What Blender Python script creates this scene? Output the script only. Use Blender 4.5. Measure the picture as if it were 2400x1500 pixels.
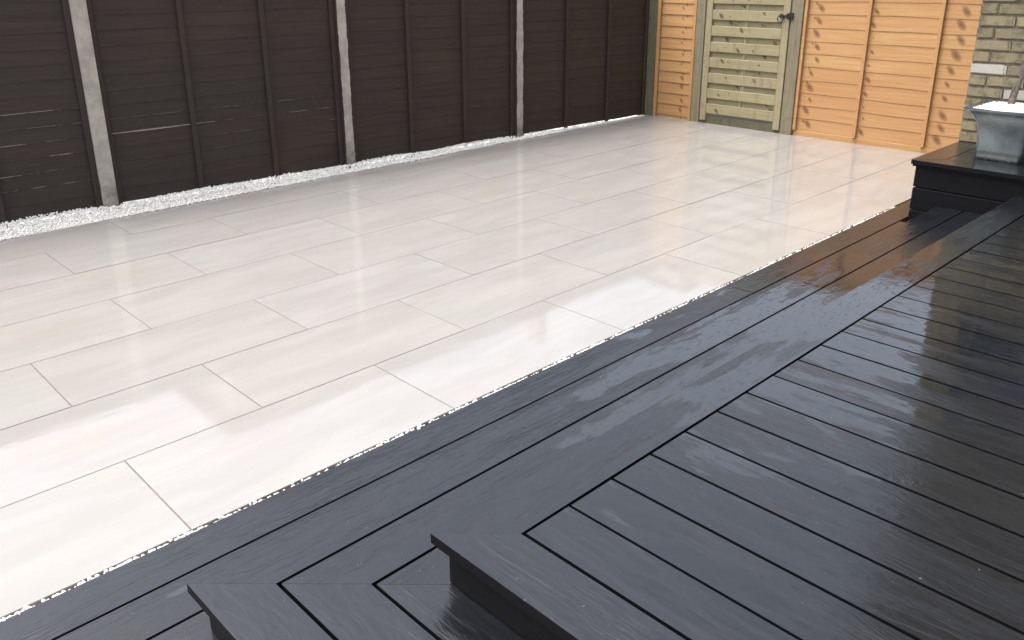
import bpy, bmesh, math, random
import numpy as np
from mathutils import Vector, Matrix
random.seed(7); rng = np.random.default_rng(7)
scene = bpy.context.scene
for o in list(bpy.data.objects): bpy.data.objects.remove(o)
COL = scene.collection

# ------------------------------------------------------------------ camera, sky, sun, exposure
cam_d = bpy.data.cameras.new('camera'); cam = bpy.data.objects.new('camera', cam_d); COL.objects.link(cam)
CR = Vector((0.71511642, -0.6989938, -0.00402162)); CU = Vector((0.22957629, 0.22942961, 0.94586298)); CF = Vector((0.66022968, 0.67732542, -0.32454129))
m = Matrix((CR, CU, -CF)).transposed().to_4x4(); m.translation = (-1.7402, -5.6261, 1.5234)
cam.matrix_world = m
cam_d.sensor_fit = 'HORIZONTAL'; cam_d.sensor_width = 36.0; cam_d.lens = 36.0*1951.59/2400
cam_d.shift_y = -150.0/2400; cam_d.clip_start = 0.05; cam_d.clip_end = 2000
scene.camera = cam

SUN_EL, SUN_AZ = math.radians(66), math.radians(140)      # azimuth measured from +x towards +y
world = bpy.data.worlds.new('World'); scene.world = world; world.use_nodes = True
nt = world.node_tree; nt.nodes.clear()
sky = nt.nodes.new('ShaderNodeTexSky'); sky.sky_type = 'NISHITA'; sky.sun_disc = False
sky.sun_elevation = SUN_EL; sky.sun_rotation = math.radians(90) - SUN_AZ
sky.air_density = 1.0; sky.dust_density = 6.0; sky.ozone_density = 1.0; sky.altitude = 0
hs = nt.nodes.new('ShaderNodeHueSaturation'); hs.inputs['Saturation'].default_value = 0.50
bg = nt.nodes.new('ShaderNodeBackground'); bg.inputs['Strength'].default_value = 0.15
ow = nt.nodes.new('ShaderNodeOutputWorld')
nt.links.new(sky.outputs[0], hs.inputs['Color']); nt.links.new(hs.outputs[0], bg.inputs['Color']); nt.links.new(bg.outputs[0], ow.inputs['Surface'])
sun_d = bpy.data.lights.new('sun', 'SUN'); sun_d.energy = 0.5; sun_d.angle = math.radians(50); sun_d.color = (1.0, 0.975, 0.94)
sun = bpy.data.objects.new('sun', sun_d); COL.objects.link(sun)
sdir = Vector((math.cos(SUN_AZ)*math.cos(SUN_EL), math.sin(SUN_AZ)*math.cos(SUN_EL), math.sin(SUN_EL)))
sun.rotation_euler = (-sdir).to_track_quat('-Z', 'Y').to_euler(); sun.location = (-4, -8, 8)
vs = scene.view_settings; vs.view_transform = 'Standard'; vs.look = 'None'; vs.exposure = 1.5; vs.gamma = 1.0; vs.use_curve_mapping = False

# ------------------------------------------------------------------ object helpers
def put(o, name, parent=None, label=None, cat=None, group=None, kind=None):
    if o.name not in COL.objects: COL.objects.link(o)
    if parent is not None: o.parent = parent
    if label: o['label'] = label
    if cat: o['category'] = cat
    if group: o['group'] = group
    if kind: o['kind'] = kind
    return o
def empty(name, loc, rz=0, **k):
    o = bpy.data.objects.new(name, None); o.location = loc; o.rotation_euler = (0, 0, rz); o.empty_display_size = .1
    return put(o, name, **k)
def meshobj(name, me, mat, parent=None, loc=(0,0,0), rz=0, **k):
    if mat is not None and not me.materials: me.materials.append(mat)
    o = bpy.data.objects.new(name, me); o.location = loc; o.rotation_euler = (0, 0, rz)
    return put(o, name, parent, **k)
def bm_mesh(name, bm, smooth=False):
    bmesh.ops.recalc_face_normals(bm, faces=bm.faces[:])
    me = bpy.data.meshes.new(name); bm.to_mesh(me); bm.free()
    if smooth:
        for p in me.polygons: p.use_smooth = True
    return me
def prism(name, poly, z0, z1, bev=0.0, seg=2, top_only=True):
    bm = bmesh.new()
    a = [bm.verts.new((x, y, z0)) for x, y in poly]; b = [bm.verts.new((x, y, z1)) for x, y in poly]
    n = len(poly); bm.faces.new(b); bm.faces.new(a[::-1])
    for i in range(n): bm.faces.new((a[i], a[(i+1) % n], b[(i+1) % n], b[i]))
    bmesh.ops.recalc_face_normals(bm, faces=bm.faces[:])
    if bev:
        es = [e for e in bm.edges if (not top_only) or all(abs(v.co.z - z1) < 1e-6 for v in e.verts)]
        bmesh.ops.bevel(bm, geom=es, offset=bev, segments=seg, profile=.5, affect='EDGES')
    return bm_mesh(name, bm)
def boxm(name, x0, x1, y0, y1, z0, z1, bev=0.0, seg=1):
    return prism(name, [(x0, y0), (x1, y0), (x1, y1), (x0, y1)], z0, z1, bev, seg, top_only=False)
def joined(name, boxes):
    bm = bmesh.new()
    for x0, x1, y0, y1, z0, z1 in boxes:
        v = [bm.verts.new((x, y, z)) for z in (z0, z1) for x, y in ((x0, y0), (x1, y0), (x1, y1), (x0, y1))]
        for f in ((3,2,1,0),(4,5,6,7),(0,1,5,4),(1,2,6,5),(2,3,7,6),(3,0,4,7)): bm.faces.new([v[i] for i in f])
    return bm_mesh(name, bm)
def tube(bm, pts, rad, n=10):
    rings = []
    for i, p in enumerate(pts):
        p = Vector(p); d = (Vector(pts[min(i+1, len(pts)-1)]) - Vector(pts[max(i-1, 0)])).normalized()
        u = d.cross(Vector((0, 0, 1)) if abs(d.z) < .9 else Vector((1, 0, 0))).normalized(); w = d.cross(u)
        r = rad[i] if hasattr(rad, '__len__') else rad
        rings.append([bm.verts.new(p + u*math.cos(t)*r + w*math.sin(t)*r) for t in [2*math.pi*k/n for k in range(n)]])
    for a, b in zip(rings, rings[1:]):
        for k in range(n): bm.faces.new((a[k], a[(k+1) % n], b[(k+1) % n], b[k]))
    bm.faces.new(rings[0][::-1]); bm.faces.new(rings[-1])
def wave(seed, amp, x):
    r = random.Random(seed); s = 0
    for f in (2.1, 4.7, 9.0): s += math.sin(x*f*(0.8+.4*r.random()) + r.random()*6.28)/(f**.55)
    return amp*s*.7

# ------------------------------------------------------------------ material helpers
class NT:
    def __init__(s, name):
        s.m = bpy.data.materials.new(name); s.m.use_nodes = True; s.t = s.m.node_tree
        s.b = s.t.nodes['Principled BSDF']
    def n(s, typ, **k):
        nd = s.t.nodes.new(typ)
        for a, v in k.items(): setattr(nd, a, v)
        return nd
    def set(s, sock, v):
        if isinstance(v, bpy.types.NodeSocket): s.t.links.new(v, sock)
        elif isinstance(v, (tuple, list)): sock.default_value = (*v, 1) if len(v) == 3 and sock.type == 'RGBA' else v
        else: sock.default_value = v
    def math(s, op, a, b=0.0, c=0.0, clamp=False):
        nd = s.n('ShaderNodeMath', operation=op); nd.use_clamp = clamp
        s.set(nd.inputs[0], a); s.set(nd.inputs[1], b); s.set(nd.inputs[2], c); return nd.outputs[0]
    def vmath(s, op, a, b=(0,0,0)):
        nd = s.n('ShaderNodeVectorMath', operation=op); s.set(nd.inputs[0], a)
        if op == 'SCALE': s.set(nd.inputs['Scale'], b)
        else: s.set(nd.inputs[1], b)
        return nd.outputs[0]
    def mix(s, f, a, b, mode='MIX'):
        nd = s.n('ShaderNodeMix', data_type='RGBA', blend_type=mode)
        s.set(nd.inputs[0], f); s.set(nd.inputs[6], a); s.set(nd.inputs[7], b); return nd.outputs[2]
    def fmix(s, f, a, b):
        nd = s.n('ShaderNodeMix', data_type='FLOAT'); s.set(nd.inputs[0], f); s.set(nd.inputs[2], a); s.set(nd.inputs[3], b); return nd.outputs[0]
    def ramp(s, v, lo, hi, a=0.0, b=1.0, smooth=True):
        nd = s.n('ShaderNodeMapRange'); nd.interpolation_type = 'SMOOTHSTEP' if smooth else 'LINEAR'; nd.clamp = True
        s.set(nd.inputs[0], v); s.set(nd.inputs[1], lo); s.set(nd.inputs[2], hi); s.set(nd.inputs[3], a); s.set(nd.inputs[4], b); return nd.outputs[0]
    def noise(s, vec, scale, detail=4, rough=.55, dist=0.0):
        nd = s.n('ShaderNodeTexNoise'); s.set(nd.inputs['Vector'], vec); nd.inputs['Scale'].default_value = scale
        nd.inputs['Detail'].default_value = detail; nd.inputs['Roughness'].default_value = rough; nd.inputs['Distortion'].default_value = dist
        return nd.outputs[0]
    def obj(s, offset=True):
        v = s.n('ShaderNodeTexCoord').outputs['Object']
        s.rand = s.n('ShaderNodeObjectInfo').outputs['Random']
        s.raw = v
        if offset:
            r = s.math('MULTIPLY', s.rand, 61.0); c = s.n('ShaderNodeCombineXYZ')
            for i in range(3): s.set(c.inputs[i], r)
            v = s.vmath('ADD', v, c.outputs[0])
        return v
    def pos(s): return s.n('ShaderNodeNewGeometry').outputs['Position']
    def sep(s, v):
        nd = s.n('ShaderNodeSeparateXYZ'); s.set(nd.inputs[0], v); return nd.outputs
    def bump(s, h, strength, dist, normal=None):
        nd = s.n('ShaderNodeBump'); s.set(nd.inputs['Strength'], strength); nd.inputs['Distance'].default_value = dist; s.set(nd.inputs['Height'], h)
        if normal is not None: s.set(nd.inputs['Normal'], normal)
        return nd.outputs[0]
    def out(s, col, rough, normal=None, **k):
        s.set(s.b.inputs['Base Color'], col); s.set(s.b.inputs['Roughness'], rough)
        if normal is not None: s.set(s.b.inputs['Normal'], normal)
        for a, v in k.items(): s.set(s.b.inputs[a.replace('_', ' ')], v)
        return s.m
def srgb(r, g, b):
    f = lambda c: ((c/255+.055)/1.055)**2.4 if c > 10 else c/255/12.92
    return (f(r), f(g), f(b))

def mat_deck():
    M = NT('black_composite_board'); v = M.obj(); P = M.pos()
    g = M.vmath('MULTIPLY', v, (1.6, 34.0, 34.0))
    warp = M.noise(M.vmath('MULTIPLY', v, (2.0, 7.0, 7.0)), 1.0, 3)
    gw = M.vmath('ADD', g, M.vmath('MULTIPLY', M.n('ShaderNodeCombineXYZ').outputs[0], (1, 1, 1)))
    c = M.n('ShaderNodeCombineXYZ'); M.set(c.inputs[1], M.math('MULTIPLY', warp, 9.0)); gw = M.vmath('ADD', g, c.outputs[0])
    grain = M.noise(gw, 2.2, 5, .62); fine = M.noise(M.vmath('MULTIPLY', v, (9.0, 150.0, 150.0)), 1.0, 3)
    pores = M.noise(M.vmath('MULTIPLY', v, (26.0, 85.0, 85.0)), 1.0, 2)
    # standing rain water: patches with their own shape, fuller towards the middle of the steps
    ps = M.sep(P)
    d = M.vmath('LENGTH', M.vmath('MULTIPLY', M.vmath('SUBTRACT', P, (1.35, -4.42, .2)), (.46, .82, 0.0)))
    nd = d.node; d = nd.outputs['Value']
    wn = M.noise(M.vmath('MULTIPLY', v, (2.2, 8.0, 8.0)), 1.0, 6, .62)
    wet = M.ramp(M.math('ADD', wn, M.math('MULTIPLY', M.ramp(d, .10, 1.0, 1.0, 0.0), .27)), .64, .70)
    brk = M.ramp(pores, .57, .66); wet = M.math('MULTIPLY', wet, M.math('SUBTRACT', 1.0, M.math('MULTIPLY', brk, .7)))
    M.wet = wet
    strk = M.noise(M.vmath('ADD', M.vmath('MULTIPLY', v, (4.5, 150.0, 150.0)), c.outputs[0]), 1.0, 3, .6)
    strk = M.math('MULTIPLY', M.ramp(strk, .50, .64), M.ramp(M.noise(M.vmath('MULTIPLY', v, (1.7, 6, 6)), 1.0, 2), .42, .62))
    h = M.math('ADD', M.math('MULTIPLY', grain, .9), M.math('ADD', M.math('MULTIPLY', strk, .19), M.math('ADD', M.math('MULTIPLY', fine, .2), M.math('MULTIPLY', pores, .4))))
    film = M.noise(M.vmath('MULTIPLY', P, (7, 7, 7)), 1.0, 3)
    nb = M.bump(h, M.fmix(wet, .34, .04), .005)
    nb = M.bump(film, .08, .01, nb)
    col = M.mix(M.ramp(grain, .3, .75), (.0045, .0054, .0074), (.0105, .0120, .0155))
    col = M.mix(M.math('MULTIPLY', M.rand, .35), col, (.008, .0085, .0095))
    col = M.mix(M.ramp(M.noise(v, 90.0, 2), .74, .80), col, (.09, .09, .09))
    rough = M.fmix(wet, M.ramp(M.noise(M.vmath('MULTIPLY', v, (1.5, 5, 5)), 1.0, 4), .3, .7, .12, .24), .03)
    return M.out(col, rough, nb, IOR=1.6, Specular_IOR_Level=M.fmix(wet, .54, .95))
def mat_fascia():
    M = NT('black_fascia'); v = M.obj()
    grain = M.noise(M.vmath('MULTIPLY', v, (2, 45, 45)), 1.0, 4)
    return M.out(M.mix(grain, (.0025, .0025, .003), (.006, .006, .007)), .55, M.bump(grain, .15, .003), Specular_IOR_Level=.12)
def mat_tile():
    M = NT('wet_porcelain_tile'); v = M.obj(); P = M.pos()
    st = M.noise(M.vmath('MULTIPLY', v, (1.5, 6.5, 1.0)), 1.0, 6, .6, .25)
    cl = M.noise(M.vmath('MULTIPLY', v, (1.9, 2.6, 1.0)), 1.0, 4, .55)
    ln = M.noise(M.vmath('MULTIPLY', v, (2.6, 55.0, 1.0)), 1.0, 4, .6, .3)
    sp = M.noise(v, 260.0, 2)
    col = M.mix(M.ramp(st, .32, .68), srgb(206, 202, 197), srgb(219, 215, 210))
    col = M.mix(M.math('MULTIPLY', M.ramp(cl, .54, .74), .40), col, srgb(218, 204, 180))
    col = M.mix(M.math('MULTIPLY', M.ramp(M.noise(M.vmath('ADD', v, (9, 3, 1)), 2.3, 4), .52, .72), .40), col, srgb(212, 199, 194))
    col = M.mix(M.math('MULTIPLY', M.ramp(ln, .55, .75), .16), col, srgb(184, 178, 172))
    col = M.mix(M.math('MULTIPLY', M.ramp(sp, .66, .76), .12), col, srgb(165, 160, 152))
    col = M.mix(M.math('MULTIPLY', M.rand, .20), col, M.mix(M.math('FRACT', M.math('MULTIPLY', M.rand, 7.3)), srgb(190, 187, 183), srgb(214, 203, 188)))
    col = M.mix(1.0, col, (.428, .432, .433), 'MULTIPLY')
    wn = M.noise(M.vmath('MULTIPLY', P, (1.3, 1.3, 1.3)), 1.0, 5, .6)
    rough = M.ramp(wn, .38, .66, .018, .050)
    film = M.noise(M.vmath('MULTIPLY', P, (5.5, 9.0, 1)), 1.0, 3, .6, .3)
    nb = M.bump(film, .03, .012); nb = M.bump(M.noise(P, 130.0, 2), .015, .002, nb)
    return M.out(col, rough, nb, IOR=1.5)
def mat_plain(name, c1, c2, scale, rough, bumpv=.2, bdist=.004, det=5):
    M = NT(name); v = M.obj(); n = M.noise(v, scale, det, .6)
    return M.out(M.mix(M.ramp(n, .3, .7), c1, c2), rough, M.bump(n, bumpv, bdist))
def mat_wood(name, c1, c2, dark, rough=.55, var=.35, varcol=None, knots=4, knotcol=(.12, .05, .02), wear=False, shear=.55, stain=None, mul=1.0):
    M = NT(name); v = M.obj(); raw = M.sep(M.raw)
    w = M.noise(M.vmath('MULTIPLY', v, (1.2, 9, 9)), 1.0, 3); c = M.n('ShaderNodeCombineXYZ'); M.set(c.inputs[2], M.math('MULTIPLY', w, 5.0))
    g = M.noise(M.vmath('ADD', M.vmath('MULTIPLY', v, (1.6, 55, 55)), c.outputs[0]), 1.0, 5, .6)
    cl = M.noise(M.vmath('MULTIPLY', v, (2.6, 8, 8)), 1.0, 4)
    col = M.mix(M.ramp(g, .3, .72), c1, c2)
    col = M.mix(M.math('MULTIPLY', M.ramp(cl, .48, .75), .55), col, dark)
    if varcol: col = M.mix(M.math('MULTIPLY', M.rand, var), col, varcol)
    for i in range(knots):
        a = M.n('ShaderNodeAttribute', attribute_type='OBJECT', attribute_name='knot%d' % i); k = M.sep(a.outputs['Vector'])
        dz = M.math('SUBTRACT', raw[2], k[1]); dx = M.math('ADD', M.math('SUBTRACT', raw[0], k[0]), M.math('MULTIPLY', dz, shear))
        dd = M.math('SQRT', M.math('ADD', M.math('POWER', M.math('ABSOLUTE', dx), 2.0), M.math('MULTIPLY', M.math('POWER', M.math('ABSOLUTE', dz), 2.0), .55)))
        dd = M.math('ADD', dd, M.math('MULTIPLY', M.math('SUBTRACT', w, .5), .012))
        q = M.math('DIVIDE', dd, M.math('MAXIMUM', k[2], .0001))
        on = M.math('GREATER_THAN', k[2], .0005)
        f = M.math('MULTIPLY', on, M.ramp(q, .55, 1.35, 1.0, 0.0))
        col = M.mix(M.math('MULTIPLY', f, .72), col, knotcol)
        f2 = M.math('MULTIPLY', on, M.ramp(q, .2, .6, 1.0, 0.0)); col = M.mix(M.math('MULTIPLY', f2, .5), col, tuple(c_*.45 for c_ in knotcol))
    if wear:
        a = M.n('ShaderNodeAttribute', attribute_type='OBJECT', attribute_name='wear').outputs['Fac']
        e = M.ramp(M.math('ADD', raw[2], M.math('MULTIPLY', w, .012)), .006, .011, 1.0, 0.0)
        sp = M.ramp(M.noise(M.vmath('MULTIPLY', v, (7, 30, 30)), 1.0, 5, .7), .45, .54)
        col = M.mix(M.math('MULTIPLY', M.math('MULTIPLY', e, sp), a), col, (.42, .37, .32))  # pale streaks along the slats' lower edges, strength set per slat
        rub = M.ramp(M.noise(M.vmath('MULTIPLY', v, (3.2, 22, 22)), 1.0, 5, .7), .60, .80)
        col = M.mix(M.math('MULTIPLY', rub, .45), col, (.13, .075, .04))
        bl = M.ramp(M.noise(M.vmath('MULTIPLY', M.pos(), (1.1, 1.1, 2.2)), 1.0, 4, .6), .52, .72)
        col = M.mix(M.math('MULTIPLY', bl, .35), col, (.085, .052, .030))
    if stain: col = M.mix(M.math('MULTIPLY', M.ramp(M.noise(M.vmath('MULTIPLY', v, (14, 14, 3)), 1.0, 5, .7), .5, .68), .65), col, stain)
    if mul != 1.0: col = M.mix(1.0, col, (mul, mul, mul), 'MULTIPLY')
    return M.out(col, rough, M.bump(g, .25, .003))
def mat_post():
    M = NT('weathered_concrete'); v = M.obj(); raw = M.sep(M.raw)
    n = M.noise(v, 9.0, 6, .65); p = M.noise(v, 95.0, 3)
    col = M.mix(M.ramp(n, .3, .7), srgb(164, 158, 150), srgb(196, 190, 181))
    col = M.mix(M.math('MULTIPLY', M.ramp(p, .62, .72), .5), col, srgb(92, 88, 82))
    damp = M.ramp(M.math('ADD', raw[2], M.math('MULTIPLY', n, .5)), .30, .50, 1.0, 0.0)
    col = M.mix(M.math('MULTIPLY', damp, .55), col, srgb(98, 96, 88))
    # fence stain brushed over the arrises
    e = M.math('ADD', M.math('ABSOLUTE', raw[0]), M.math('MULTIPLY', M.math('SUBTRACT', M.noise(M.vmath('MULTIPLY', v, (1, 1, 7.0)), 1.0, 5, .7), .5), .042))
    a = M.n('ShaderNodeAttribute', attribute_type='OBJECT', attribute_name='smear').outputs['Fac']
    col = M.mix(M.ramp(e, M.math('SUBTRACT', .0485, a), M.math('SUBTRACT', .0495, a)), col, (.035, .024, .019))
    col = M.mix(1.0, col, (.80, .775, .745), 'MULTIPLY')
    return M.out(col, .8, M.bump(M.math('ADD', n, M.math('MULTIPLY', p, .5)), .35, .004))
def mat_brick():
    M = NT('yellow_stock_brick'); v = M.obj(); n = M.noise(v, 16.0, 6, .65); f = M.noise(v, 120.0, 3)
    r = M.rand; r2 = M.math('FRACT', M.math('MULTIPLY', r, 13.7))
    col = M.mix(r, srgb(150, 142, 118), srgb(196, 184, 138)); col = M.mix(M.math('MULTIPLY', r2, .4), col, srgb(172, 150, 118))
    col = M.mix(M.math('MULTIPLY', M.ramp(n, .46, .66), .8), col, srgb(112, 103, 84))
    col = M.mix(M.math('MULTIPLY', M.ramp(M.noise(v, 34.0, 4, .7), .55, .68), .6), col, srgb(206, 196, 152))
    col = M.mix(M.math('MULTIPLY', M.ramp(f, .58, .72), .35), col, srgb(206, 196, 168))
    a = M.n('ShaderNodeAttribute', attribute_type='OBJECT', attribute_name='whitewash').outputs['Fac']
    col = M.mix(M.math('MULTIPLY', a, M.ramp(n, .30, .40)), col, srgb(224, 220, 208))
    col = M.mix(1.0, col, (.46, .46, .46), 'MULTIPLY')
    return M.out(col, .85, M.bump(M.math('ADD', n, M.math('MULTIPLY', f, .4)), .5, .005))
def mat_brickfield():      # brick mass too many to count singly: colour per brick island
    M = NT('yellow_stock_brickwork'); v = M.obj(False); i = M.n('ShaderNodeNewGeometry').outputs['Random Per Island']
    n = M.noise(v, 16.0, 5, .65)
    col = M.mix(i, srgb(146, 138, 114), srgb(190, 178, 134)); col = M.mix(M.math('MULTIPLY', M.ramp(n, .48, .72), .6), col, srgb(118, 110, 92))
    col = M.mix(1.0, col, (.46, .46, .46), 'MULTIPLY')
    return M.out(col, .85, M.bump(n, .5, .005))
def mat_pebble():
    M = NT('white_marble_chips'); i = M.n('ShaderNodeNewGeometry').outputs['Random Per Island']
    col = M.mix(M.ramp(i, .0, .35), srgb(196, 193, 187), srgb(232, 229, 224))
    return M.out(col, .45)
def mat_zinc():
    M = NT('galvanised_steel'); v = M.obj(); n = M.noise(v, 7.0, 5, .6); s = M.n('ShaderNodeTexVoronoi'); M.set(s.inputs['Vector'], v); s.inputs['Scale'].default_value = 55.0
    col = M.mix(M.ramp(n, .3, .7), (.20, .225, .23), (.29, .32, .325)); col = M.mix(M.math('MULTIPLY', M.sep(s.outputs['Color'])[0], .16), col, (.20, .225, .235))
    return M.out(col, M.ramp(n, .3, .7, .22, .34), M.bump(n, .03, .01), Metallic=.9)

DECK, FASC, TILE = mat_deck(), mat_fascia(), mat_tile()
GROUT = mat_plain('grout_mortar', srgb(96, 90, 84), srgb(114, 107, 100), 40, .9)
SOIL = mat_plain('concrete_ground', srgb(150, 146, 140), srgb(172, 168, 160), 6, .9)
FENCE = mat_wood('dark_stained_fence', (.036, .0215, .0165), (.054, .0345, .026), (.047, .030, .020), .7, .35, (.030, .0185, .0145), knots=0, wear=True, mul=.72)
PINE = mat_wood('orange_treated_pine', srgb(204, 164, 112), srgb(188, 138, 84), srgb(196, 148, 92), .6, .45, srgb(190, 138, 90), knotcol=srgb(122, 80, 44), mul=.72)
GREEN = mat_wood('green_treated_softwood', srgb(184, 175, 134), srgb(160, 151, 112), srgb(150, 143, 102), .6, .4, srgb(178, 162, 130), knotcol=srgb(74, 60, 38), stain=srgb(150, 136, 104), mul=.62)
GPOST = mat_wood('weathered_green_timber', srgb(160, 150, 122), srgb(138, 128, 102), srgb(118, 110, 84), .7, 0, None, knots=0, stain=srgb(120, 112, 88), mul=.58)
OLDPOST = mat_wood('mossy_old_timber', srgb(112, 106, 84), srgb(90, 88, 66), srgb(76, 78, 58), .75, 0, None, knots=0, stain=srgb(64, 66, 52), mul=.75)
CONC, BRICK, BRICKF, PEB, ZINC = mat_post(), mat_brick(), mat_brickfield(), mat_pebble(), mat_zinc()
MORTAR = mat_plain('dark_mortar', srgb(98, 90, 78), srgb(122, 113, 99), 30, .9)
IRON = mat_plain('black_iron', (.012, .011, .011), (.022, .020, .019), 40, .4)
BARK = mat_plain('grey_bark', srgb(72, 64, 58), srgb(104, 94, 86), 40, .8, .5)
LEAF = mat_plain('olive_leaf', (.05, .075, .035), (.085, .11, .06), 20, .5)
RENDER = mat_plain('neighbour_render', srgb(168, 160, 148), srgb(184, 176, 164), 8, .9)
ROOF = mat_plain('slate_grey_roof', (.05, .05, .055), (.08, .08, .085), 12, .7)
GLASS = NT('window_glass').out((.02, .025, .03), .03)

# ------------------------------------------------------------------ ground and patio
gm = prism('ground', [(-150, -150), (150, -150), (150, 150), (-150, 150)], -.5, -.062)
meshobj('ground', gm, SOIL, label='pale concrete ground around and beyond the garden', kind='structure')
W, L, JT = .505, .9968, .005
patio = meshobj('patio', boxm('patio', -3.2, 5.86, -3.534, -.062, -.06, -.0014), GROUT, label='patio of long pale cream porcelain slabs, wet with rain', kind='structure')
tile_cache = {}
for r in range(7):
    y1 = -r*W - JT/2 if r else -.062; y0 = -(r+1)*W + JT/2
    for n in range(-4, 7):
        x0 = (n + (.5 if r % 2 else 0))*L + JT/2; x1 = x0 + L - JT
        x0c, x1c = max(x0, -3.19), min(x1, 5.845)
        if x1c - x0c < .03: continue
        w_, h_ = round(x1c-x0c, 4), round(y1-y0, 4)
        if (w_, h_) not in tile_cache: tile_cache[(w_, h_)] = boxm('tile', -w_/2, w_/2, -h_/2, h_/2, -.02, 0, 0)
        meshobj('tile', tile_cache[(w_, h_)], TILE, patio, ((x0c+x1c)/2, (y0+y1)/2, random.uniform(-.0008, .0008)))

# ------------------------------------------------------------------ deck
deck = empty('composite_deck', (-.746, -4.33, 0), label='black wood-grain composite deck with two steps, shining wet beside the pale patio', cat='deck')
DO = Vector(deck.location)
def plank(name, poly, z0, z1, ang, mat, parent, off, bev=0.0, seg=1):
    cx = sum(p[0] for p in poly)/len(poly); cy = sum(p[1] for p in poly)/len(poly); ca, sa = math.cos(-ang), math.sin(-ang)
    loc = [((x-cx)*ca - (y-cy)*sa, (x-cx)*sa + (y-cy)*ca) for x, y in poly]
    a2 = sum(loc[i][0]*loc[(i+1) % len(loc)][1] - loc[(i+1) % len(loc)][0]*loc[i][1] for i in range(len(loc)))
    if a2 < 0: loc = loc[::-1]
    me = prism(name, loc, z0-z1, 0, bev, seg); me.materials.append(mat); me.materials.append(FASC)     # darker fascia colour on the sides stands in for shade along edges and gaps
    for p_ in me.polygons: p_.material_index = 0 if p_.normal.z > .5 else 1
    return meshobj(name, me, mat, parent, (cx-off.x, cy-off.y, z1-off.z), ang)
def rect(x0, x1, y0, y1): return [(x0, y0), (x1, y0), (x1, y1), (x0, y1)]
Z1, Z2, Z3, TH, GAP = .0084, .1473, .2862, .026, .0095
H = math.pi/2
# lower step
for k in range(19):
    yt = -3.559 - .160*k; yb = yt - .160 + GAP
    spans = [(-3.4, 1.790), (1.7935, 4.2)] if k == 0 else ([(-3.4, 3.553)] if k == 1 else [(-3.4, -.95)])
    for a, b in spans: plank('deck_board', rect(a, b, yb, yt), Z1-TH, Z1 + random.uniform(-.0006, .0006), 0, DECK, deck, DO)
# middle step: mitred rings
def ring(x0, y0, k, p, z, xe, ye):
    a = x0 + k*p; b = y0 - k*p; w = p - GAP
    plank('deck_board', [(a+.0006, b), (xe, b), (xe, b-w), (a+w+.0006, b-w)], z-TH, z + random.uniform(-.0005, .0005), 0, DECK, deck, DO)
    plank('deck_board', [(a, b-.0006), (a+w, b-w-.0006), (a+w, ye), (a, ye)], z-TH, z + random.uniform(-.0005, .0005), H, DECK, deck, DO)
for k in range(3): ring(-1.165, -3.922, k, .160, Z2, 3.556, -8.0)
ring(-.746, -4.33, 0, .158, Z3, 3.556, -8.0)
j = 0
while True:
    x0 = -.596 + .1635*j; x1 = x0 + .1635 - GAP; x0 = max(x0, -.588); j += 1
    if x0 > 3.5: break
    plank('deck_board', rect(x0, min(x1, 3.556), -8.0, -4.488), Z3-TH, Z3 + random.uniform(-.0008, .0008), H, DECK, deck, DO)
# nosing trims and risers
for x0, y0, z, zb in ((-1.165, -3.922, Z2, Z1), (-.746, -4.33, Z3, Z2)):
    i = .010
    plank('nosing_trim', rect(x0+i, 3.556, y0-i-.04, y0-i), z-TH-.014, z-TH-.003, 0, FASC, deck, DO, .002, 1)
    plank('nosing_trim', rect(x0+i, x0+i+.04, -8.0, y0-i-.0405), z-TH-.014, z-TH-.003, H, FASC, deck, DO, .002, 1)
    i = .030
    plank('riser_board', rect(x0+i, 3.556, y0-i-.018, y0-i), zb+.003, z-TH-.015, 0, FASC, deck, DO, .0015, 1)
    plank('riser_board', rect(x0+i, x0+i+.018, -8.0, y0-i-.0185), zb+.003, z-TH-.015, H, FASC, deck, DO, .0015, 1)
plank('edge_board', rect(-3.4, 4.2, -3.602, -3.580), -.061, Z1-TH-.002, 0, FASC, deck, DO, 0)
meshobj('subframe', joined('subframe', [(-1.10-DO.x, 3.54-DO.x, y-DO.y-.02, y-DO.y+.02, -.06, Z1-TH-.003) for y in (-3.65, -3.8)] +
    [(-.68-DO.x, 3.54-DO.x, y-DO.y-.02, y-DO.y+.02, -.06, Z3-TH-.003) for y in (-4.45, -4.9, -5.5, -6.1, -6.7, -7.3, -7.9)] +
    [(x-DO.x-.02, x-DO.x+.02, -8-DO.y, -4.02-DO.y, -.06, Z2-TH-.003) for x in (-1.09, -.93, -.77)] +
    [(-3.38-DO.x, -1.12-DO.x, -6.55-DO.y, -3.61-DO.y, -.061, -.045)]), FASC, deck)

# ------------------------------------------------------------------ boxed plinth by the house
BX, BY, BT = 3.560, -3.762, .4124
box = empty('boxed_plinth', (BX, BY, 0), label='black composite boxed plinth under the metal planter, against the brick wall', cat='plinth')
BO = Vector(box.location)
for z0, z1 in ((-.04, .094), (.101, .236), (.245, .372)):
    plank('side_board', rect(BX, BX+.02, -8.0, BY), z0, z1, H, FASC, box, BO, .002, 1)
    plank('side_board', rect(BX+.0205, 4.36, BY-.02, BY-.0), z0, z1, 0, FASC, box, BO, .002, 1)
plank('lining', rect(BX+.0215, 4.36, -8.0, BY-.021), -.05, BT-TH-.002, H, FASC, box, BO, 0)
e = .024
plank('nosing_trim', rect(BX-e+.008, BX+.02, -8.0, BY+e-.008), BT-TH-.013, BT-TH-.003, H, FASC, box, BO, .002, 1)
plank('nosing_trim', rect(BX+.0205, 4.36, BY-.02, BY+e-.008), BT-TH-.013, BT-TH-.003, 0, FASC, box, BO, .002, 1)
p = .157; w = p - .005
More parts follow.
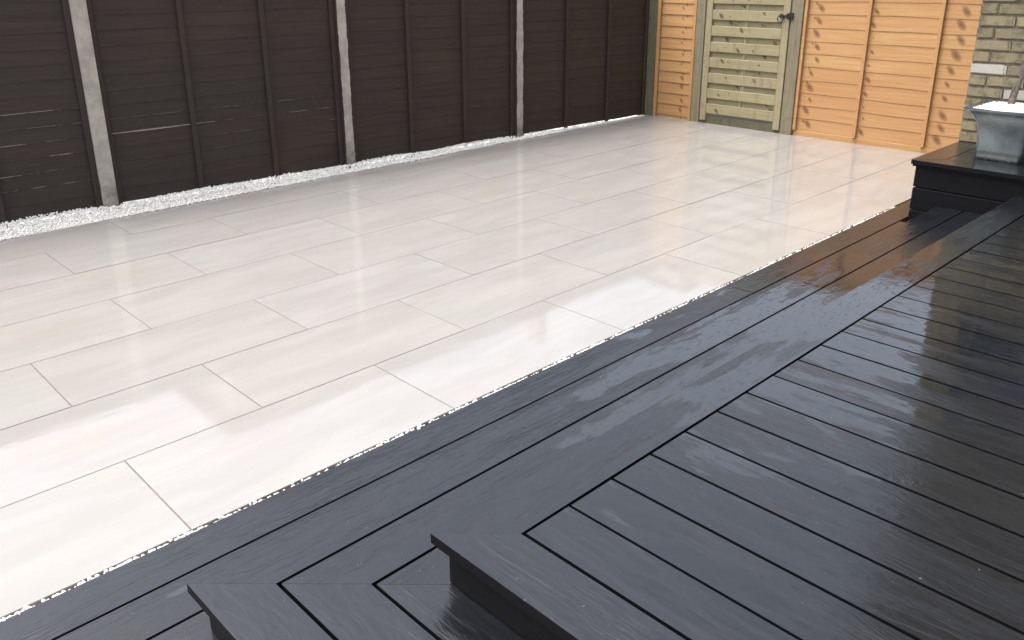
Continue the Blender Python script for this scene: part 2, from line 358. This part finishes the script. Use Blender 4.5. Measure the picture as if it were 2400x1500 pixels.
plank('top_board', [(BX-e, BY+e-.0006), (BX-e+w, BY+e-w-.0006), (BX-e+w, -8.0), (BX-e, -8.0)], BT-TH, BT, H, DECK, box, BO)
plank('top_board', [(BX-e+.0006, BY+e), (4.364, BY+e), (4.364, BY+e-w), (BX-e+w+.0006, BY+e-w)], BT-TH, BT+.0004, 0, DECK, box, BO)
x = BX-e+p
while x < 4.33:
    plank('top_board', rect(x, min(x+w, 4.362), -8.0, BY+e-p), BT-TH, BT, H, DECK, box, BO); x += p

# ------------------------------------------------------------------ pebbles (loose white chippings)
ico = bmesh.new(); bmesh.ops.create_icosphere(ico, subdivisions=1, radius=1.0)
IV = np.array([v.co[:] for v in ico.verts]); IF = np.array([[v.index for v in f.verts] for f in ico.faces]); ico.free()
def stones(name, C, R, mat, **k):
    n = len(C); ang = rng.uniform(0, 6.283, (n, 3)); sc = rng.uniform(.6, 1.25, (n, 3)) * R[:, None]
    V = np.repeat((IV * 1.0)[None], n, 0) * rng.uniform(.78, 1.15, (n, len(IV), 1)) * sc[:, None, :]
    for ax in range(3):
        c, s = np.cos(ang[:, ax])[:, None], np.sin(ang[:, ax])[:, None]; a, b = [(1, 2), (0, 2), (0, 1)][ax]
        va, vb = V[:, :, a].copy(), V[:, :, b].copy(); V[:, :, a] = va*c - vb*s; V[:, :, b] = va*s + vb*c
    V += C[:, None, :]; F = (IF[None] + (np.arange(n)*len(IV))[:, None, None]).reshape(-1, 3); V = V.reshape(-1, 3)
    me = bpy.data.meshes.new(name); me.vertices.add(len(V)); me.vertices.foreach_set('co', V.ravel())
    me.loops.add(F.size); me.loops.foreach_set('vertex_index', F.ravel()); me.polygons.add(len(F)); me.polygons.foreach_set('loop_start', np.arange(len(F))*3)
    me.update(calc_edges=True); me.validate()
    return meshobj(name, me, mat, kind='stuff', **k)
FY = lambda x: .2216 - .0487*x                   # face line of the fence
N = 15500; xs = rng.uniform(-2.6, 5.72, N); lo = -.072 - .018*np.sin(xs*1.9)**2 - .010*np.sin(xs*5.3); hi = FY(xs) + .015
t = rng.uniform(0, 1, N); ys = lo + (hi-lo)*t
keep = rng.uniform(0, 1, N) < np.clip((hi-lo)/.22, .3, 1.0); xs, ys, lo, hi, t = xs[keep], ys[keep], lo[keep], hi[keep], t[keep]
mound = -.012 + .030*np.clip((ys+.06)/.10, 0, 1) + .008*np.sin(xs*6.1)*np.sin(ys*21+xs*2.2)
zs = np.where(ys < -.062, .006, mound) + rng.uniform(-.004, .006, len(xs))
stones('fence_pebbles', np.stack([xs, ys, zs], 1), rng.uniform(.0048, .0088, len(xs)), PEB, label='strip of loose white pebbles between the patio and the dark fence')
meshobj('gravel_bed', joined('gravel_bed', [(-2.6, 5.75, -.060, .30, -.0622, -.012)]), mat_plain('pale_sand', srgb(226, 224, 220), srgb(240, 238, 234), 30, .9), kind='structure', label='pale bed beneath the white pebbles along the fence')
N = 9000; xs = rng.uniform(-3.2, 3.9, N); dens = .5+.5*np.sin(xs*7.3+np.sin(xs*2.1)*3); k_ = rng.uniform(0, 1, N) < .35+.65*dens; xs = xs[k_]
ys = rng.uniform(-3.564, -3.540, len(xs)); zs = rng.uniform(-.016, -.001, len(xs)) + .007*(rng.uniform(0, 1, len(xs)) > .92)
stones('edge_pebbles', np.stack([xs, ys, zs], 1), rng.uniform(.004, .0075, len(xs)), PEB, label='thin line of white pebbles in the gap between patio and deck')

# ------------------------------------------------------------------ lap fence panels
def slat_mesh(name, length, h, th, tilt, seed, amp, seg=16):
    bm = bmesh.new(); rows = []
    for i in range(seg+1):
        x = length*i/seg; zb = wave(seed, amp, x); zt = h
        rows.append([bm.verts.new(c) for c in ((x, -tilt-th, zb), (x, -tilt, zb), (x, 0, zt), (x, -th, zt))])
    for a, b in zip(rows, rows[1:]):
        for q in range(4): bm.faces.new((a[q], a[(q+1) % 4], b[(q+1) % 4], b[q]))
    bm.faces.new(rows[0]); bm.faces.new(rows[-1][::-1])
    return bm_mesh(name, bm)
def lap_panel(name, loc, rz, length, z0, pitch, nsl, mat, battens, rail, label, cat, group, amp=.005, knotf=None, markf=None, seed=0, bw=.036, th=.005, tilt=.005, bz=None):
    o = empty(name, loc, rz, label=label, cat=cat, group=group)
    for k in range(nsl):
        me = slat_mesh('slat', length, pitch+.026, th, tilt, seed*100+k, amp)
        s = meshobj('slat', me, mat, o, (0, 0, z0+pitch*k))
        if knotf: 
            for i, kn in enumerate(knotf(k)): s['knot%d' % i] = kn
        if markf: s['wear'] = markf(k)
    top = z0 + pitch*nsl + .02
    me = boxm('batten', 0, bw, -tilt-th-.030, -tilt-th-.006, 0, top-(bz or z0), .002)
    for x in battens:
        b = meshobj('batten', me, mat, o, (x, 0, bz or z0))
    if rail: meshobj('rail', boxm('rail', 0, length, -tilt-th-.008, -.001, rail[0], rail[1], .002), mat, o)
    meshobj('cap_rail', boxm('cap_rail', 0, length, -tilt-th-.034, .012, top+.001, top+.022, .002), mat, o)
    return o
ang = math.atan(-.0487); PX = [-1.745, .135, 2.010, 3.875, 5.735]
flab = ['dark brown lap fence panel at the far left, left of the first concrete post', 'dark brown lap fence panel between the nearest and the middle concrete posts',
        'dark brown lap fence panel between the middle and the farthest concrete posts', 'dark brown lap fence panel between the farthest concrete post and the old green corner post']
marks = [lambda k: {2: .5, 3: .9, 4: .9, 5: .9, 6: .9, 7: .8}.get(k, .06), lambda k: {3: .25, 4: .6, 5: 1.0, 6: .5}.get(k, .05), lambda k: .05, lambda k: .03]
for i in range(4):
    a = PX[i] + .046; b = PX[i+1] - (.046 if i < 3 else -.02); ln = b - a
    lap_panel('fence_panel', (a, FY(a) + .045, 0), ang, ln, .012, .096, 15, FENCE, [0, ln/3-.018, 2*ln/3-.018, ln-.036], None, flab[i], 'fence panel', 'dark lap fence panels', .0045, None, marks[i], seed=i+1, bz=-.05)
def post_mesh(w, d, h, slot=True):
    bm = bmesh.new(); s = .018 if slot else 0
    poly = [(-w/2, -d/2), (w/2, -d/2), (w/2, -.02), (w/2-s, -.02), (w/2-s, .03), (w/2, .03), (w/2, d/2), (-w/2, d/2), (-w/2, .03), (-w/2+s, .03), (-w/2+s, -.02), (-w/2, -.02)]
    if not slot: poly = [(-w/2, -d/2), (w/2, -d/2), (w/2, d/2), (-w/2, d/2)]
    return prism('post', poly, 0, h, .004, 1)
plab = ['concrete fence post nearest the camera, at the left of the photo', 'middle concrete fence post with ragged brown paint along its edges', 'farthest and narrowest-looking concrete fence post, nearest the gate']
for i, sm in zip((1, 2, 3), (-.02, .012, .011)):
    o = meshobj('concrete_post', post_mesh(.094, .11, 1.56), CONC, None, (PX[i], FY(PX[i]) + .035, -.06), ang, label=plab[i-1], cat='fence post', group='concrete fence posts'); o['smear'] = sm

# ------------------------------------------------------------------ gate wall
XP, XG = 5.833, 5.79
def wpost(name, y0, y1, x0, x1, h, mat, label, lean=0.0):
    o = meshobj(name, boxm(name, -h/2, h/2, -(y0-y1)/2, (y0-y1)/2, -(x1-x0)/2, (x1-x0)/2, .004, 2), mat, None, ((x0+x1)/2, (y0+y1)/2, h/2-.05), label=label, cat='post')
    o.rotation_euler = (lean, -H, 0); return o
wpost('timber_post', .022, -.138, XG-.01, XG+.09, 1.85, OLDPOST, 'old mossy green timber post in the corner where the dark fence ends')
wpost('timber_post', -.622, -.722, XG-.005, XG+.085, 1.9, GPOST, 'green timber gate post between the narrow pine panel and the gate')
gpost = wpost('timber_post', -1.660, -1.776, XG-.005, XG+.085, 1.9, GPOST, 'green timber gate post between the gate latch and the wide pine panel')
def kn_big(k):
    r = random.Random(k+5); h = .05 + .04*r.random(); a, b, c = r.uniform(.55, 1.25), r.uniform(.6, 1.3), r.uniform(.3, 1.1)
    return [(.10+.05*r.random()+.004*k, h, .027*a), (.070+.02*r.random()+.003*k, h+r.uniform(.02, .045), .012*c), (1.300+.007*k+.04*r.random(), .05+.035*r.random(), .030*b), (.640+.03*r.random(), h-.015, .022*c)]
def kn_strip(k):
    r = random.Random(k+50); return [(.33+.02*r.random()-.004*k, .05+.03*r.random(), .020 if k < 5 else .012), (.33+.02*r.random(), .10, .010), (0, 0, 0), (0, 0, 0)]
lap_panel('pine_panel', (XP+.012, -1.779, 0), -H, 1.84, .046, .1205, 14, PINE, [0, .592, 1.200, 1.803], (-.03, .050), 'wide orange pine lap fence panel between the gate and the brick house', 'fence panel', 'pine fence panels', 0.0085, kn_big, seed=11, bw=.030, bz=.053, tilt=.006, th=.009)
lap_panel('pine_panel', (XP-.005, -.139, 0), -H, .481, -.086, .1165, 15, PINE, [0, .447], None, 'narrow orange pine lap fence panel between the old corner post and the gate', 'fence panel', 'pine fence panels', .003, kn_strip, seed=12, bw=.034, bz=-.03, tilt=.012)
# gate: woven boards in a frame
gate = empty('garden_gate', (XG+.02, -.735, .10), -H, label='green pressure-treated garden gate of woven horizontal boards, ring latch at right', cat='gate')
GW = .912
def gk(seed):
    r = random.Random(seed); return [(r.uniform(.1, GW-.25), r.uniform(.02, .08), r.uniform(.012, .024)), (r.uniform(.1, GW-.25), r.uniform(.02, .08), r.uniform(.0, .012)), (r.uniform(.1, GW-.25), r.uniform(.02, .08), r.uniform(0, .012)), (0, 0, 0)]
def gboard(name, x0, x1, y0, y1, z0, z1, seed):
    s = meshobj(name, boxm(name, 0, x1-x0, y0, y1, 0, z1-z0, .003, 1), GREEN, gate, (x0, 0, z0))
    for i, kk in enumerate(gk(seed)): s['knot%d' % i] = kk
for x0, x1 in ((0, .070), (GW-.070, GW)):
    s = meshobj('stile', boxm('stile', -.85, .85, -.035, .035, -.025, .025, .003), GREEN, gate, ((x0+x1)/2, 0, .78)); s.rotation_euler = (H, 0, 0); s.rotation_euler = Matrix(((0, 1, 0), (0, 0, 1), (1, 0, 0))).to_euler()
for k in range(11):
    z = .008 + .1562*k
    gboard('front_slat', .0715, GW-.0715, -.022, -.008, z, z+.097, 200+k)
    if k < 10:
        gboard('back_slat', .0715, .460, .006, .017, z+.078, z+.176, 300+k); gboard('back_slat', .466, GW-.0715, .006, .017, z+.078, z+.176, 340+k)
meshobj('muntin', boxm('muntin', .440, .4655, -.0065, .0055, .005, 1.66, .001), GREEN, gate)
# ring latch
lt = boxm('latch', -.075, .012, -.036, -.0255, -.012, .012, .003)
latch = meshobj('latch', lt, IRON, gate, (GW-.005, 0, 1.006))
bm = bmesh.new(); tube(bm, [(-.075 + .0, -.046 + .004*math.sin(t_), -.030 - .0) if False else (-.078 + .030*math.cos(t_), -.045, -.026 + .030*math.sin(t_)) for t_ in [2*math.pi*q/20 for q in range(21)]], .0045, 8)
meshobj('ring', bm_mesh('ring', bm, True), IRON, latch)
bm = bmesh.new(); bmesh.ops.create_cone(bm, cap_ends=True, segments=20, radius1=.021, radius2=.017, depth=.012); bmesh.ops.rotate(bm, verts=bm.verts[:], matrix=Matrix.Rotation(H, 3, 'X')); bmesh.ops.translate(bm, verts=bm.verts[:], vec=(-.075, -.0425, .0))
meshobj('rose', bm_mesh('rose', bm), IRON, latch)
bm = bmesh.new()
for a_, r_ in ((0, .02), (1.2, .014), (2.4, .016), (3.7, .013), (5.0, .017)):
    v0 = len(bm.verts); q = bmesh.ops.create_icosphere(bm, subdivisions=1, radius=r_); bmesh.ops.translate(bm, verts=q['verts'], vec=(.002+.016*math.cos(a_), -.034, .022*math.sin(a_)))
meshobj('latch_plate', bm_mesh('latch_plate', bm), IRON, latch)
k_ = meshobj('latch_keep', joined('latch_keep', [(-.03, .03, -.014, .014, -.008, .008)]), IRON, gpost); k_.location = (1.106 - (1.9/2-.05), .045, .0535)
# board across the foot of the gateway
meshobj('threshold_board', boxm('threshold_board', XG+.015, XG+.065, -1.657, -.724, -.05, .070, .004), OLDPOST, label='low timber board across the ground under the gate', cat='board')

meshobj('path', prism('path', [(5.95, -3.6), (7.6, -3.6), (7.6, .6), (5.95, .6)], -.061, -.03), mat_plain('shade_tinted_path', (.025, .02, .016), (.045, .038, .03), 14, .95), label='path behind the gate, coloured dark for the shade under it', kind='structure')  # path added and coloured dark so the gap under the gate looks shaded
# ------------------------------------------------------------------ brick house
HX, HY = 4.368, -3.729
house = empty('brick_house', (HX, HY, 0), label='yellow stock brick house with one whitewashed brick, rising behind the planter', cat='house')
wall = meshobj('wall', joined('wall', [(.000, 5.0, -6.0, .000, -.1, 5.2)]), MORTAR, house)
zb = lambda k: .408 + .0757*k
def bmesh_brick(w, seed):
    bm = bmesh.new(); r = random.Random(seed)
    bmesh.ops.create_cube(bm, size=1.0)
    bmesh.ops.bevel(bm, geom=bm.edges[:], offset=.075, segments=2, affect='EDGES')
    for v in bm.verts: v.co = Vector((v.co.x*.045 + r.uniform(-.0015, .0015), v.co.y*w + r.uniform(-.002, .002), v.co.z*.0635 + r.uniform(-.0016, .0016)))
    return bm_mesh('brick', bm)
variants = {w: [bmesh_brick(w, 17*i+int(w*1000)) for i in range(4)] for w in (.1025, .214)}
rest = []
for k in range(-6, 63):
    y = 0.0; first = True
    while y > -5.9:
        w = .1025 if (first and k % 2) else .214; first = False
        zc = zb(k) + .0757/2; yc = y - w/2
        if 1.36 < zc < 2.49 and y < -.11 and y - w > -1.62: y -= w + .0095; continue
        if -1 <= k <= 16 and y > -1.55:
            b = meshobj('brick', random.choice(variants[w]), BRICK, wall, (.010 + random.uniform(-.002, .002), yc, zc))
            if k == 6 and y > -.01: b['whitewash'] = 1.0
            if k == 4 and -.24 < y < -.2: b['whitewash'] = .9
        else: rest.append((-.006+random.uniform(-.001, .001), .03, y-w, y, zc-.0325, zc+.0325))
        y -= w + .0095
    x = .06
    while x < 4.7: 
        zc = zb(k) + .0757/2; rest.append((x + (.0 if k % 2 else .11), x+.214+(.0 if k % 2 else .11), -.03, .0065, zc-.0325, zc+.0325)); x += .2235
bf = meshobj('brickwork', joined('brickwork', rest), BRICKF, wall); bf['kind'] = 'stuff'
added_win = meshobj('unseen_window', joined('unseen_window', [(-.016, .06, -1.50, -.22, 1.405, 1.47), (-.016, .06, -1.50, -.22, 2.40, 2.46), (-.016, .06, -.285, -.22, 1.471, 2.399), (-.016, .06, -1.50, -1.435, 1.471, 2.399), (-.016, .06, -.89, -.83, 1.471, 2.399)]), IRON, house)  # unseen window, added to darken the house's reflection in the wet deck
meshobj('pane', joined('pane', [(-.010, .02, -.829, -.286, 1.472, 2.398), (-.010, .02, -1.434, -.891, 1.472, 2.398)]), GLASS, added_win)
meshobj('sill', boxm('sill', -.055, .05, -1.55, -.17, 1.372, 1.404, .004), CONC, added_win)
roof = meshobj('roof', prism('roof', [(-.35, .35), (5.3, .35), (5.3, -6.3), (-.35, -6.3)], 5.2, 5.32), ROOF, house)
meshobj('gutter', boxm('gutter', -.46, -.352, -6.3, .35, 5.16, 5.27, .01), ROOF, house)

# ------------------------------------------------------------------ zinc planter, chippings, young tree
PC = Vector((3.966, -4.122, BT))
pot = empty('metal_planter', PC, label='square galvanised metal planter with flared rim, filled with white chippings', cat='planter')
def square_loft(prof, n=10, r=.02):
    bm = bmesh.new(); rings = []
    for hw, z in prof:
        pts = []
        for cx, cy, a0 in ((1, 1, 0), (-1, 1, 90), (-1, -1, 180), (1, -1, 270)):
            for q in range(4):
                t_ = math.radians(a0 + 30*q); rr = min(r, hw*.3); pts.append((cx*(hw-rr) + rr*math.cos(t_), cy*(hw-rr) + rr*math.sin(t_), z))
        rings.append([bm.verts.new(p_) for p_ in pts])
    for a, b in zip(rings, rings[1:]):
        for k in range(len(a)): bm.faces.new((a[k], a[(k+1) % len(a)], b[(k+1) % len(b)], b[k]))
    bm.faces.new(rings[0][::-1]); bm.faces.new(rings[-1])
    return bm_mesh('body', bm, True)
out = [(.130, .002), (.131, .06), (.1325, .12), (.137, .18), (.147, .225), (.165, .265), (.188, .294), (.207, .312)]
inn = [(.203, .312), (.186, .298), (.166, .279), (.160, .275)]
pb = meshobj('body', square_loft(out+inn), ZINC, pot)
bm = bmesh.new(); rr = .2075
for a, b in (((-rr, -rr), (rr, -rr)), ((rr, -rr), (rr, rr)), ((rr, rr), (-rr, rr)), ((-rr, rr), (-rr, -rr))): tube(bm, [(a[0], a[1], .313), (b[0], b[1], .313)], .0042, 8)
meshobj('rim', bm_mesh('rim', bm, True), ZINC, pot)
N = 2300; a = rng.uniform(-.168, .168, (N, 2)); zz = .296 + .026*np.clip(1-(np.abs(a).max(1)/.19)**2, 0, 1) + rng.uniform(-.006, .006, N)
stones('planter_chippings', np.stack([a[:, 0]+PC.x, a[:, 1]+PC.y, zz+PC.z], 1), rng.uniform(.006, .010, N), PEB, label='white stone chippings heaped in the galvanised planter')
tree = empty('potted_tree', (PC.x+.02, PC.y+.015, PC.z+.30), label='bare twisted grey stem of a young tree in the metal planter', cat='tree')
bm = bmesh.new()
tube(bm, [(0, 0, -.05), (0, 0, .03), (.0, -.004, .06), (.01, -.014, .13), (.0, -.032, .22), (.012, -.026, .30), (.002, -.040, .40), (.01, -.03, .55), (0, -.02, .75), (.01, 0, .95)], [.022, .021, .018, .013, .0115, .011, .0105, .010, .009, .006], 10)
tube(bm, [(0, .002, -.02), (.005, .014, .05), (.0, .004, .12), (.01, -.022, .19), (.004, -.014, .27), (.012, -.036, .36)], [.012, .010, .008, .007, .006, .003], 8)
for q in range(7):
    t_ = q*2.4; z = .70+.05*q; tube(bm, [(0, -.01, z), (.1*math.cos(t_), .1*math.sin(t_), z+.12), (.2*math.cos(t_), .2*math.sin(t_), z+.2)], [.005, .004, .002], 6)
meshobj('trunk', bm_mesh('trunk', bm, True), BARK, tree)
bm = bmesh.new()
for q in range(900):
    d = Vector(rng.normal(size=3)); d.normalize(); c = Vector((0, 0, .98)) + Vector((d.x*.27, d.y*.27, d.z*.22))*rng.uniform(.25, 1)**.5
    u = Vector(rng.normal(size=3)).normalized()*.022; w_ = u.cross(Vector(rng.normal(size=3))).normalized()*.006
    bm.faces.new([bm.verts.new(c-u), bm.verts.new(c+w_), bm.verts.new(c+u), bm.verts.new(c-w_)])
meshobj('crown', bm_mesh('crown', bm), LEAF, tree)

# ------------------------------------------------------------------ neighbour's extension, seen only mirrored in the wet slabs
nb = empty('neighbour_extension', (1.85, 2.6, 0), label='flat-roofed rendered extension beyond the fence, mirrored in the wet patio', cat='building')
meshobj('wall', joined('wall', [(0, 8.8, 0, 5, -.1, 3.30), (8.805, 13, -.01, 5, -.1, 4.05)]), RENDER, nb)
meshobj('roof_fascia', joined('roof_fascia', [(-.12, 8.79, -.12, 5.1, 3.305, 3.45), (8.80, 13.1, -.13, 5.1, 4.055, 4.17)]), ROOF, nb)
meshobj('flue', joined('flue', [(5.00, 5.20, .02, .22, 3.455, 4.05)]), RENDER, nb)
for x in (1.2, 5.6):
    f = meshobj('unseen_window', joined('unseen_window', [(x, x+1.4, -.03, -.002, 1.2, 2.5)]), RENDER, nb); meshobj('pane', joined('pane', [(x+.06, x+1.34, -.036, -.0305, 1.26, 2.44)]), GLASS, f)
